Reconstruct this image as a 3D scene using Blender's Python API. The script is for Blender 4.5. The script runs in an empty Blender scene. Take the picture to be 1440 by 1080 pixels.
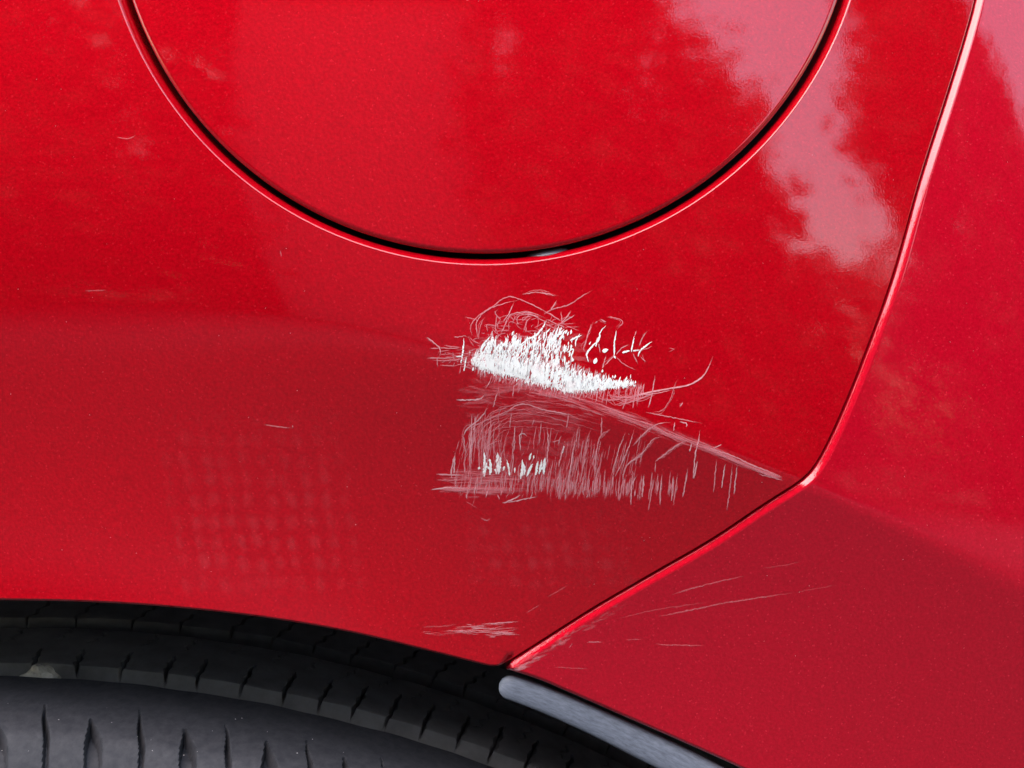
import bpy, math, random
import numpy as np
from mathutils import Vector
from mathutils.geometry import delaunay_2d_cdt

random.seed(7)
rng = np.random.default_rng(11)
scene = bpy.context.scene
COL = scene.collection

# ------------------------------------------------------------------ camera
Z0 = 0.885                       # height of the picture centre above the ground
HFOV = math.radians(50.0)
PITCH = math.radians(8.0)
DIST = 0.263
TH = math.tan(HFOV / 2)
CAM = np.array([0.0, -DIST * math.cos(PITCH), Z0 + DIST * math.sin(PITCH)])
cam_d = bpy.data.cameras.new('camera')
cam_d.sensor_fit = 'HORIZONTAL'
cam_d.angle = HFOV
cam_d.clip_start = 0.01
cam_d.clip_end = 500.0
cam = bpy.data.objects.new('camera', cam_d)
cam.location = CAM
cam.rotation_euler = (math.pi / 2 - PITCH, 0, 0)
COL.objects.link(cam)
scene.camera = cam

# ------------------------------------------------------------------ light
SUN_DIR = Vector((-0.30, -0.40, 0.87)).normalized()     # towards the sun
elev = math.asin(SUN_DIR.z)
azim = math.atan2(SUN_DIR.x, SUN_DIR.y)
world = bpy.data.worlds.new('World')
scene.world = world
world.use_nodes = True
wn = world.node_tree.nodes
sky = wn.new('ShaderNodeTexSky')
sky.sky_type = 'NISHITA'
sky.sun_disc = False
sky.sun_elevation = elev
sky.sun_rotation = azim
sky.air_density = 1.8
sky.dust_density = 1.5
wn['Background'].inputs['Strength'].default_value = 0.15
world.node_tree.links.new(sky.outputs[0], wn['Background'].inputs['Color'])
sun_d = bpy.data.lights.new('sun', 'SUN')
sun_d.energy = 1.2
sun_d.angle = math.radians(74.0)
sun_d.color = (1.0, 0.95, 0.88)
sun = bpy.data.objects.new('sun', sun_d)
sun.rotation_euler = SUN_DIR.to_track_quat('Z', 'Y').to_euler()
sun.location = (-2, -1, 5)
COL.objects.link(sun)
vs = scene.view_settings
vs.view_transform = 'Standard'
vs.look = 'None'
vs.exposure = 1.84
vs.gamma = 1.0
vs.use_curve_mapping = False
scene.cycles.transparent_max_bounces = 48

# ------------------------------------------------------------------ helpers
FWD = np.array([0, math.cos(PITCH), -math.sin(PITCH)])
UPV = np.array([0, math.sin(PITCH), math.cos(PITCH)])


def rays(p):
    """view rays through points given in the photograph's 1440x1080 grid"""
    p = np.asarray(p, float).reshape(-1, 2)
    x = (p[:, 0] - 720) / 720 * TH
    y = (540 - p[:, 1]) / 720 * TH
    d = np.stack([x, FWD[1] + y * UPV[1], FWD[2] + y * UPV[2]], 1)
    return d


def on_plane(p, yw):
    d = rays(p)
    t = (yw - CAM[1]) / d[:, 1]
    return CAM + d * t[:, None]


def resample(pts, step, closed=False):
    """smooth (Catmull-Rom) and resample a polyline"""
    P = np.asarray(pts, float)
    n = len(P)
    out = []
    rngi = range(n if closed else n - 1)
    for i in rngi:
        if closed:
            p0, p1, p2, p3 = P[(i - 1) % n], P[i], P[(i + 1) % n], P[(i + 2) % n]
        else:
            p1, p2 = P[i], P[i + 1]
            p0 = P[i - 1] if i > 0 else 2 * p1 - p2
            p3 = P[i + 2] if i + 2 < n else 2 * p2 - p1
        m = max(2, int(np.linalg.norm(p2 - p1) / (step * 0.25)))
        m = min(m, 400)
        t = np.linspace(0, 1, m, endpoint=False)[:, None]
        out.append(0.5 * ((2 * p1) + (-p0 + p2) * t + (2 * p0 - 5 * p1 + 4 * p2 - p3) * t ** 2
                          + (-p0 + 3 * p1 - 3 * p2 + p3) * t ** 3))
    out = np.concatenate(out + ([P[:1]] if closed else [P[-1:]]))
    s = np.concatenate([[0], np.cumsum(np.linalg.norm(np.diff(out, axis=0), axis=1))])
    m = max(2, int(round(s[-1] / step)) + 1)
    q = np.linspace(0, s[-1], m)
    return np.stack([np.interp(q, s, out[:, k]) for k in range(P.shape[1])], 1)


def new_mesh(name, verts, faces, mat=None, parent=None, smooth=True, normals=None, kind=None, label=None):
    me = bpy.data.meshes.new(name)
    me.from_pydata([tuple(map(float, v)) for v in verts], [], [tuple(map(int, f)) for f in faces])
    if smooth:
        me.polygons.foreach_set('use_smooth', [True] * len(me.polygons))
    me.update()
    if normals is not None:
        me.normals_split_custom_set_from_vertices([tuple(map(float, n)) for n in normals])
    if mat is not None:
        me.materials.append(mat)
    o = bpy.data.objects.new(name, me)
    COL.objects.link(o)
    if parent is not None:
        o.parent = parent
    if kind:
        o['kind'] = kind
    if label:
        o['label'] = label
    return o


def child_of(o, parent):
    """parent without moving: parents all sit at the world origin orientation"""
    o.parent = parent
    o.matrix_parent_inverse = parent.matrix_world.inverted()


# ------------------------------------------------------------------ materials
def mat_new(name):
    m = bpy.data.materials.new(name)
    m.use_nodes = True
    nt = m.node_tree
    return m, nt, nt.nodes['Principled BSDF'], nt.nodes, nt.links


def nd(nodes, kind, **kw):
    n = nodes.new(kind)
    for k, v in kw.items():
        if k in n.inputs:
            n.inputs[k].default_value = v
        else:
            setattr(n, k, v)
    return n


def paint_material(name, base, var):
    m, nt, b, N, L = mat_new(name)
    tc = N.new('ShaderNodeTexCoord')
    fl = nd(N, 'ShaderNodeTexNoise', Scale=1350.0, Detail=2.0, Roughness=0.6)
    L.new(tc.outputs['Object'], fl.inputs['Vector'])
    flake = nd(N, 'ShaderNodeTexVoronoi', Scale=2600.0)
    L.new(tc.outputs['Object'], flake.inputs['Vector'])
    big = nd(N, 'ShaderNodeTexNoise', Scale=45.0, Detail=3.0)
    L.new(tc.outputs['Object'], big.inputs['Vector'])
    ramp = N.new('ShaderNodeValToRGB')
    ramp.color_ramp.elements[0].position = 0.25
    ramp.color_ramp.elements[1].position = 0.75
    ramp.color_ramp.elements[0].color = (base[0] * (1 - var), base[1] * 0.8, base[2] * 0.8, 1)
    ramp.color_ramp.elements[1].color = (min(1, base[0] * (1 + var)), base[1] * 1.2, base[2] * 1.2, 1)
    L.new(fl.outputs['Fac'], ramp.inputs['Fac'])
    # sparse bright flakes
    fr = nd(N, 'ShaderNodeMapRange')
    fr.inputs['From Min'].default_value = 0.97
    fr.inputs['From Max'].default_value = 1.0
    sep = N.new('ShaderNodeSeparateColor')
    L.new(flake.outputs['Color'], sep.inputs[0])
    L.new(sep.outputs[0], fr.inputs['Value'])
    mix = nd(N, 'ShaderNodeMix', data_type='RGBA')
    L.new(fr.outputs[0], mix.inputs['Factor'])
    L.new(ramp.outputs[0], mix.inputs['A'])
    mix.inputs['B'].default_value = (min(1, base[0] * 1.3), base[1] * 4 + 0.004, base[2] * 2 + 0.003, 1)
    L.new(mix.outputs['Result'], b.inputs['Base Color'])
    b.inputs['Metallic'].default_value = 0.15
    b.inputs['Roughness'].default_value = 0.6
    b.inputs['Specular IOR Level'].default_value = 0.0
    bump = nd(N, 'ShaderNodeBump', Strength=0.35, Distance=0.0002)
    L.new(fl.outputs['Fac'], bump.inputs['Height'])
    L.new(bump.outputs[0], b.inputs['Normal'])
    # clear coat with orange peel
    peel = nd(N, 'ShaderNodeTexNoise', Scale=700.0, Detail=1.0)
    L.new(tc.outputs['Object'], peel.inputs['Vector'])
    peel2 = nd(N, 'ShaderNodeTexNoise', Scale=2400.0, Detail=1.0)
    L.new(tc.outputs['Object'], peel2.inputs['Vector'])
    bp = nd(N, 'ShaderNodeBump', Strength=1.0, Distance=0.0000030)
    L.new(peel.outputs['Fac'], bp.inputs['Height'])
    bp2 = nd(N, 'ShaderNodeBump', Strength=1.0, Distance=0.0000045)
    L.new(peel2.outputs['Fac'], bp2.inputs['Height'])
    L.new(bp.outputs[0], bp2.inputs['Normal'])
    b.inputs['Coat Weight'].default_value = 1.0
    b.inputs['Coat IOR'].default_value = 1.65
    cr = nd(N, 'ShaderNodeMapRange')
    cr.inputs['To Min'].default_value = 0.006
    cr.inputs['To Max'].default_value = 0.022
    L.new(big.outputs['Fac'], cr.inputs['Value'])
    L.new(cr.outputs[0], b.inputs['Coat Roughness'])
    L.new(bp2.outputs[0], b.inputs['Coat Normal'])
    return m


M_PAINT = paint_material('red_metallic_paint', (0.49, 0.0010, 0.0075), 0.19)
M_BUMPER = paint_material('red_bumper_paint', (0.54, 0.0024, 0.016), 0.14)


def simple_mat(name, col, rough=0.6, metallic=0.0, spec=0.5, noise=None, bump=None):
    m, nt, b, N, L = mat_new(name)
    b.inputs['Base Color'].default_value = (*col, 1)
    b.inputs['Roughness'].default_value = rough
    b.inputs['Metallic'].default_value = metallic
    b.inputs['Specular IOR Level'].default_value = spec
    tc = N.new('ShaderNodeTexCoord')
    if noise:
        sc, c2, lo, hi = noise
        t = nd(N, 'ShaderNodeTexNoise', Scale=sc, Detail=6.0, Roughness=0.65)
        L.new(tc.outputs['Object'], t.inputs['Vector'])
        r = N.new('ShaderNodeValToRGB')
        r.color_ramp.elements[0].position = lo
        r.color_ramp.elements[1].position = hi
        r.color_ramp.elements[0].color = (*col, 1)
        r.color_ramp.elements[1].color = (*c2, 1)
        L.new(t.outputs['Fac'], r.inputs['Fac'])
        L.new(r.outputs[0], b.inputs['Base Color'])
    if bump:
        sc, dist = bump
        t2 = nd(N, 'ShaderNodeTexNoise', Scale=sc, Detail=4.0)
        L.new(tc.outputs['Object'], t2.inputs['Vector'])
        bn = nd(N, 'ShaderNodeBump', Strength=1.0, Distance=dist)
        L.new(t2.outputs['Fac'], bn.inputs['Height'])
        L.new(bn.outputs[0], b.inputs['Normal'])
    return m


M_BLACK = simple_mat('black_undercoat', (0.012, 0.012, 0.013), 0.7)
M_RUBBER = simple_mat('tyre_rubber', (0.032, 0.031, 0.038), 0.7, spec=0.3, noise=(420.0, (0.064, 0.059, 0.066), 0.3, 0.75),
                      bump=(900.0, 0.00012))
M_FELT = simple_mat('grey_liner_felt', (0.5, 0.49, 0.48), 0.95)
M_TAB = simple_mat('grey_plastic_tab', (0.16, 0.15, 0.17), 0.25)
M_TREAD = simple_mat('lightened_dusty_tread_rubber', (0.21, 0.187, 0.185), 0.7, spec=0.4, noise=(120.0, (0.30, 0.27, 0.265), 0.35, 0.7),  # ribs coloured lighter to offset the arch shade, with a brownish dust tint
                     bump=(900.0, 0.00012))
M_STONE = simple_mat('pebble_stone', (0.42, 0.37, 0.32), 0.8, noise=(400.0, (0.66, 0.60, 0.53), 0.35, 0.65), bump=(700.0, 0.0004))
M_SPECK = simple_mat('pale_dust', (0.62, 0.55, 0.53), 0.8)


def trim_material():
    m, nt, b, N, L = mat_new('grey_rubber_trim')
    at = nd(N, 'ShaderNodeAttribute', attribute_name='along')
    mp = nd(N, 'ShaderNodeMapping')
    mp.inputs['Scale'].default_value = (16.0, 30.0, 1.0)
    L.new(at.outputs['Vector'], mp.inputs['Vector'])
    t = nd(N, 'ShaderNodeTexNoise', Scale=1.0, Detail=7.0, Roughness=0.7)
    L.new(mp.outputs[0], t.inputs['Vector'])
    r = N.new('ShaderNodeValToRGB')
    r.color_ramp.elements[0].position = 0.32
    r.color_ramp.elements[1].position = 0.72
    r.color_ramp.elements[0].color = (0.14, 0.148, 0.185, 1)
    r.color_ramp.elements[1].color = (0.30, 0.315, 0.385, 1)
    L.new(t.outputs['Fac'], r.inputs['Fac'])
    L.new(r.outputs[0], b.inputs['Base Color'])
    b.inputs['Roughness'].default_value = 0.5
    bn = nd(N, 'ShaderNodeBump', Strength=0.35, Distance=0.00005)
    L.new(t.outputs['Fac'], bn.inputs['Height'])
    L.new(bn.outputs[0], b.inputs['Normal'])
    return m


M_TRIM = trim_material()


def scuff_reflection_material():
    """abraded lacquer and the painted waffle reflection: per-stroke whiteness (red) and coverage (green)"""
    m, nt, b, N, L = mat_new('abraded_paint_reflection')
    at = nd(N, 'ShaderNodeAttribute', attribute_name='wear')
    sep = N.new('ShaderNodeSeparateColor')
    L.new(at.outputs['Color'], sep.inputs[0])
    mix = nd(N, 'ShaderNodeMix', data_type='RGBA')
    mix.inputs['A'].default_value = (0.93, 0.22, 0.26, 1)
    mix.inputs['B'].default_value = (0.93, 0.92, 0.93, 1)
    L.new(sep.outputs[0], mix.inputs['Factor'])
    mix2 = nd(N, 'ShaderNodeMix', data_type='RGBA')
    mix2.inputs['B'].default_value = (0.33, 0.30, 0.31, 1)
    L.new(sep.outputs[2], mix2.inputs['Factor'])
    L.new(mix.outputs['Result'], mix2.inputs['A'])
    L.new(mix2.outputs['Result'], b.inputs['Base Color'])
    b.inputs['Roughness'].default_value = 0.65
    tr = N.new('ShaderNodeBsdfTransparent')
    ms = N.new('ShaderNodeMixShader')
    L.new(sep.outputs[1], ms.inputs[0])
    L.new(tr.outputs[0], ms.inputs[1])
    L.new(b.outputs[0], ms.inputs[2])
    L.new(ms.outputs[0], nt.nodes['Material Output'].inputs['Surface'])
    return m


M_SCUFF_REFLECTION = scuff_reflection_material()
M_WHITE = simple_mat('white_paint_transfer', (0.97, 0.94, 0.90), 0.45, noise=(900.0, (0.80, 0.77, 0.75), 0.58, 0.8))

# ------------------------------------------------------------------ the body surface (outward height h over x,z)
crease_px = [(-1500, 428), (-400, 428), (0, 432), (150, 440), (300, 455), (450, 474), (560, 494), (650, 522), (750, 552), (850, 581),
             (1000, 632), (1100, 670), (1200, 715), (1320, 770), (1440, 832), (1700, 960), (2300, 1250)]
cp = on_plane(crease_px, 0.0)
cx_ = np.linspace(-0.6, 0.6, 2401)
cz_ = np.interp(cx_, cp[:, 0], cp[:, 2])
g = np.exp(-0.5 * (np.arange(-60, 61) / 20.0) ** 2)
cz_s = np.convolve(np.pad(cz_, 60, mode='edge'), g / g.sum(), mode='valid')
cslope = np.gradient(cz_s, cx_)


def sstep(a, b, x):
    t = np.clip((x - a) / (b - a), 0, 1)
    return t * t * (3 - 2 * t)


def h0(x, z):
    """outward offset (towards -Y) of the car's side in metres, z is world height"""
    x = np.asarray(x, float)
    z = np.asarray(z, float)
    zc = np.interp(x, cx_, cz_s)
    sl = np.interp(x, cx_, cslope)
    d = (z - zc) / np.sqrt(1 + sl * sl)
    w = 0.0125 * (1 - sstep(-0.11, 0.015, x)) + 0.0006 + 0.0022 * (1 - sstep(-0.02, 0.07, x))
    w = w + 0.0006 * sstep(0.08, 0.14, x)
    s = d / w
    soft = w * np.log1p(np.exp(-np.abs(s)))
    U = np.maximum(d, 0) + soft
    Lw = np.maximum(-d, 0) + soft
    au = 0.085
    ku = 1.7
    ad = 0.20 + 0.03 * sstep(-0.09, -0.01, x) - 0.07 * sstep(0.02, 0.09, x)
    kd = 4.2 - 2.4 * sstep(-0.05, 0.09, x)
    h = -(au * U + 0.5 * ku * U * U) - (ad * Lw - 0.5 * kd * np.minimum(Lw, 0.075) ** 2 - kd * 0.075 * np.maximum(Lw - 0.075, 0))
    dx = x + 0.03
    h = h - dx * dx / (2 * 1.5) - np.maximum(0, x - 0.12) ** 2 / (2 * 0.45)
    return h


def hgrad(x, z, e=2e-5):
    return (h0(x + e, z) - h0(x - e, z)) / (2 * e), (h0(x, z + e) - h0(x, z - e)) / (2 * e)


def on_body(p, off=0.0):
    """point of the car's side seen at a place of the photograph"""
    d = rays(p)
    t = (0 - CAM[1]) / d[:, 1]
    for _ in range(14):
        q = CAM + d * t[:, None]
        t = t + (-(h0(q[:, 0], q[:, 2]) + off) - q[:, 1]) / d[:, 1]
    return CAM + d * t[:, None]


def xz(p):
    return on_body(p)[:, [0, 2]]


def body_normal(x, z):
    gx, gz = hgrad(x, z)
    n = np.stack([-gx, -np.ones_like(gx), -gz], 1)
    return n / np.linalg.norm(n, axis=1)[:, None]


def seg_dist(P, A, B):
    """distance, nearest segment index and nearest point for every P"""
    n = len(P)
    D = np.empty(n)
    I = np.empty(n, int)
    Q = np.empty((n, 2))
    AB = B - A
    L2 = (AB ** 2).sum(1) + 1e-18
    for k in range(0, n, 1500):
        p = P[k:k + 1500]
        ap = p[:, None, :] - A[None]
        t = np.clip((ap * AB[None]).sum(2) / L2, 0, 1)
        q = A[None] + AB[None] * t[..., None]
        dd = ((p[:, None, :] - q) ** 2).sum(2)
        i = dd.argmin(1)
        r = np.arange(len(p))
        D[k:k + 1500] = np.sqrt(dd[r, i])
        I[k:k + 1500] = i
        Q[k:k + 1500] = q[r, i]
    return D, I, Q


def inside(P, loops):
    c = np.zeros(len(P), bool)
    for lp in loops:
        A = lp
        B = np.roll(lp, -1, 0)
        for a, b in zip(A, B):
            if a[1] == b[1]:
                continue
            hit = ((a[1] > P[:, 1]) != (b[1] > P[:, 1])) & (
                P[:, 0] < (b[0] - a[0]) * (P[:, 1] - a[1]) / (b[1] - a[1]) + a[0])
            c ^= hit
    return c


VIEW_BOX = (-0.14, 0.135, Z0 - 0.115, Z0 + 0.11)


_u = np.linspace(0, 1, 401)
EDGE_Q = {0: np.clip(1 - _u, 0, 1), 1: np.clip(0.76 * (1 - sstep(0.72, 1.0, _u)) + 0.24 * (1 - sstep(0.0, 0.22, _u)), 0, 0.9995)}
EDGE_Q[2] = np.clip(0.66 * (1 - sstep(0.55, 1.0, _u)) + 0.34 * (1 - sstep(0.0, 0.13, _u)), 0, 0.9995)
EDGE_F = {}
for _k, _q in EDGE_Q.items():
    _sl = np.minimum(_q / np.sqrt(np.maximum(1e-4, 1 - _q * _q)), 14.0)
    _c = np.concatenate([np.cumsum((0.5 * (_sl[1:] + _sl[:-1]))[::-1])[::-1], [0]]) / 400.0
    EDGE_F[_k] = _c


def panel(name, loops, radii, mat, parent, fine=0.0022, flange=0.012, drop=0.0, extra=None, edge=0):
    """sheet-metal panel: outline loops in (x,z), rounded edges of per-point radius, folded flange"""
    A = np.concatenate(loops)
    B = np.concatenate([np.roll(l, -1, 0) for l in loops])
    R = np.concatenate(radii)
    orient = []
    for l in loops:
        x, z = l[:, 0], l[:, 1]
        orient.append(0.5 * np.sum(x * np.roll(z, -1) - np.roll(x, -1) * z))
    pts = [A]
    # rounded-edge rings
    for li, l in enumerate(loops):
        T = np.roll(l, -1, 0) - np.roll(l, 1, 0)
        T /= np.linalg.norm(T, axis=1)[:, None] + 1e-12
        Nn = np.stack([-T[:, 1], T[:, 0]], 1)        # left of travel
        outer = (li == 0)
        s = 1 if (orient[li] > 0) == outer else -1
        Nn = Nn * s
        for f in (0.08, 0.2, 0.4, 0.6, 0.72, 0.82, 0.92, 1.0, 1.5):
            q = l + Nn * (radii[li] * f)[:, None]
            dd, _, _ = seg_dist(q, A, B)
            ok = dd > radii[li] * f * 0.93
            ok &= inside(q, loops)
            pts.append(q[ok])
    lo = loops[0].min(0)
    hi = loops[0].max(0)
    # body grid, finer in the middle
    def axis(a, b, va, vb):
        out = []
        v = a
        while v < b:
            out.append(v)
            v += fine if va < v < vb else fine * 3.2
        return np.array(out)
    gx = axis(lo[0], hi[0], VIEW_BOX[0], VIEW_BOX[1])
    gz = axis(lo[1], hi[1], VIEW_BOX[2], VIEW_BOX[3])
    G = np.stack(np.meshgrid(gx, gz), -1).reshape(-1, 2)
    G = G + rng.uniform(-0.12, 0.12, G.shape) * fine
    # points along the crease
    xs = np.arange(lo[0], hi[0], 0.0013)
    zc = np.interp(xs, cx_, cz_s)
    keep = np.abs(G[:, 1] - np.interp(G[:, 0], cx_, cz_s)) > 0.0042
    G = G[keep]
    for o in (-0.0038, -0.0026, -0.0016, -0.0008, 0, 0.0008, 0.0016, 0.0026, 0.0038):
        G = np.concatenate([G, np.stack([xs, zc + o], 1)])
    if extra is not None:
        G = np.concatenate([G, extra])
    G = G[inside(G, loops)]
    dd, ii, _ = seg_dist(G, A, B)
    G = G[dd > R[ii] * 1.5 + 0.0006]
    pts.append(G)
    P = np.concatenate(pts)
    nb = len(A)
    edges = []
    k = 0
    for l in loops:
        n = len(l)
        edges += [(k + i, k + (i + 1) % n) for i in range(n)]
        k += n
    res = delaunay_2d_cdt([Vector(p) for p in P], edges, [], 0, 1e-7)
    V2 = np.array([v[:] for v in res[0]])
    F = np.array([f for f in res[2] if len(f) == 3])
    cen = V2[F].mean(1)
    F = F[inside(cen, loops)]
    a, b, c = V2[F[:, 0]], V2[F[:, 1]], V2[F[:, 2]]
    ar = (b[:, 0] - a[:, 0]) * (c[:, 1] - a[:, 1]) - (b[:, 1] - a[:, 1]) * (c[:, 0] - a[:, 0])
    F = F[np.abs(ar) > 1e-12]
    ar = ar[np.abs(ar) > 1e-12]
    F[ar < 0] = F[ar < 0][:, ::-1]
    d, I, Q = seg_dist(V2, A, B)
    r = R[I]
    u = np.clip(d / r, 0, 1)
    q = np.interp(u, _u, EDGE_Q[edge])
    fall = r * np.interp(u, _u, EDGE_F[edge])
    y = -h0(V2[:, 0], V2[:, 1]) + fall + drop
    n0 = body_normal(V2[:, 0], V2[:, 1])
    inw = V2 - Q
    il = np.linalg.norm(inw, axis=1)
    inw = inw / np.maximum(il, 1e-9)[:, None]
    # exact boundary points: use the edge normal
    T = B - A
    T /= np.linalg.norm(T, axis=1)[:, None] + 1e-12
    nm = np.stack([-T[:, 1], T[:, 0]], 1)
    side = np.concatenate([np.full(len(l), 1.0 if (orient[i] > 0) == (i == 0) else -1.0) for i, l in enumerate(loops)])
    nm = nm * side[:, None]
    small = il < 2e-6
    inw[small] = nm[I[small]]
    out3 = np.stack([-inw[:, 0], np.zeros(len(inw)), -inw[:, 1]], 1)
    n = n0 * np.sqrt(1 - q * q)[:, None] + out3 * q[:, None]
    n /= np.linalg.norm(n, axis=1)[:, None]
    verts = np.stack([V2[:, 0], y, V2[:, 1]], 1)
    # flange
    base = len(verts)
    fv, fn, ff = [], [], []
    k = 0
    for li, l in enumerate(loops):
        m = len(l)
        yy = -h0(l[:, 0], l[:, 1]) + radii[li] * EDGE_F[edge][0] + drop
        ln = -(nm[k:k + m] + np.roll(nm[k:k + m], 1, 0))
        ln /= np.linalg.norm(ln, axis=1)[:, None] + 1e-12
        top = np.stack([l[:, 0], yy - 1e-6, l[:, 1]], 1)
        bot = np.stack([l[:, 0], yy + flange, l[:, 1]], 1)
        off = base + sum(len(x) for x in fv)
        fv += [top, bot]
        n3 = np.stack([ln[:, 0], np.zeros(m), ln[:, 1]], 1)
        fn += [n3, n3]
        for i in range(m):
            j = (i + 1) % m
            f = (off + i, off + m + i, off + m + j, off + j)
            if side[k] < 0:
                f = f[::-1]
            ff.append(f)
        k += m
    verts = np.concatenate([verts] + fv)
    n = np.concatenate([n] + fn)
    faces = [tuple(f) for f in F] + ff
    return new_mesh(name, verts, faces, mat, parent, True, n)


# ------------------------------------------------------------------ setting: ground and what the lacquer mirrors
def ground():
    m, nt, b, N, L = mat_new('paved_ground')
    tc = N.new('ShaderNodeTexCoord')
    rot = nd(N, 'ShaderNodeMapping')
    rot.inputs['Rotation'].default_value = (0, 0, math.radians(90))
    L.new(tc.outputs['Object'], rot.inputs['Vector'])
    br = nd(N, 'ShaderNodeTexBrick', Scale=1.0, offset=0.0)
    br.inputs['Color1'].default_value = (0.14, 0.137, 0.16, 1)
    br.inputs['Color2'].default_value = (0.12, 0.118, 0.138, 1)
    br.inputs['Mortar'].default_value = (0.07, 0.07, 0.078, 1)
    br.inputs['Mortar Size'].default_value = 0.022
    br.inputs['Mortar Smooth'].default_value = 0.6
    br.inputs['Brick Width'].default_value = 0.62
    br.inputs['Row Height'].default_value = 0.17
    L.new(rot.outputs[0], br.inputs['Vector'])
    no = nd(N, 'ShaderNodeTexNoise', Scale=9.0, Detail=5.0)
    L.new(tc.outputs['Object'], no.inputs['Vector'])
    mx = nd(N, 'ShaderNodeMix', data_type='RGBA', blend_type='MULTIPLY')
    mx.inputs['Factor'].default_value = 0.4
    L.new(br.outputs[0], mx.inputs['A'])
    L.new(no.outputs['Color'], mx.inputs['B'])
    # unseen ground, darkened next to the car to deepen the reflection, pale further out
    sep = N.new('ShaderNodeSeparateXYZ')
    L.new(tc.outputs['Object'], sep.inputs[0])
    mr = nd(N, 'ShaderNodeMapRange')
    mr.inputs['From Min'].default_value = -5.4
    mr.inputs['From Max'].default_value = -2.6
    L.new(sep.outputs['Y'], mr.inputs['Value'])
    fn = nd(N, 'ShaderNodeTexNoise', Scale=75.0, Detail=3.0)
    L.new(tc.outputs['Object'], fn.inputs['Vector'])
    mr2 = nd(N, 'ShaderNodeMapRange')
    mr2.inputs['From Min'].default_value = 0.3
    mr2.inputs['From Max'].default_value = 0.7
    L.new(fn.outputs['Fac'], mr2.inputs['Value'])
    lt = nd(N, 'ShaderNodeMath', operation='LESS_THAN')
    L.new(mr2.outputs[0], lt.inputs[0])
    L.new(mr.outputs[0], lt.inputs[1])
    m2 = nd(N, 'ShaderNodeMix', data_type='RGBA')
    L.new(lt.outputs[0], m2.inputs['Factor'])
    L.new(mx.outputs['Result'], m2.inputs['A'])
    m2.inputs['B'].default_value = (0.030, 0.030, 0.034, 1)
    # lawn added beyond the paving to darken the reflection
    mr3 = nd(N, 'ShaderNodeMapRange')
    mr3.inputs['From Min'].default_value = -6.6
    mr3.inputs['From Max'].default_value = -8.6
    L.new(sep.outputs['Y'], mr3.inputs['Value'])
    lt3 = nd(N, 'ShaderNodeMath', operation='LESS_THAN')
    L.new(mr2.outputs[0], lt3.inputs[0])
    L.new(mr3.outputs[0], lt3.inputs[1])
    m3 = nd(N, 'ShaderNodeMix', data_type='RGBA')
    L.new(lt3.outputs[0], m3.inputs['Factor'])
    L.new(m2.outputs['Result'], m3.inputs['A'])
    m3.inputs['B'].default_value = (0.030, 0.045, 0.018, 1)
    L.new(m3.outputs['Result'], b.inputs['Base Color'])
    b.inputs['Roughness'].default_value = 0.9
    new_mesh('ground', [(-90, -90, 0), (90, -90, 0), (90, 90, 0), (-90, 90, 0)], [(0, 1, 2, 3)], m, None, False, kind='structure')


ground()

M_LEAF = simple_mat('tree_leaves', (0.030, 0.048, 0.018), 0.7, noise=(2.0, (0.045, 0.07, 0.025), 0.35, 0.65))
M_BARK = simple_mat('tree_bark', (0.09, 0.065, 0.045), 0.9, noise=(8.0, (0.16, 0.12, 0.09), 0.3, 0.7), bump=(20.0, 0.02))


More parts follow.
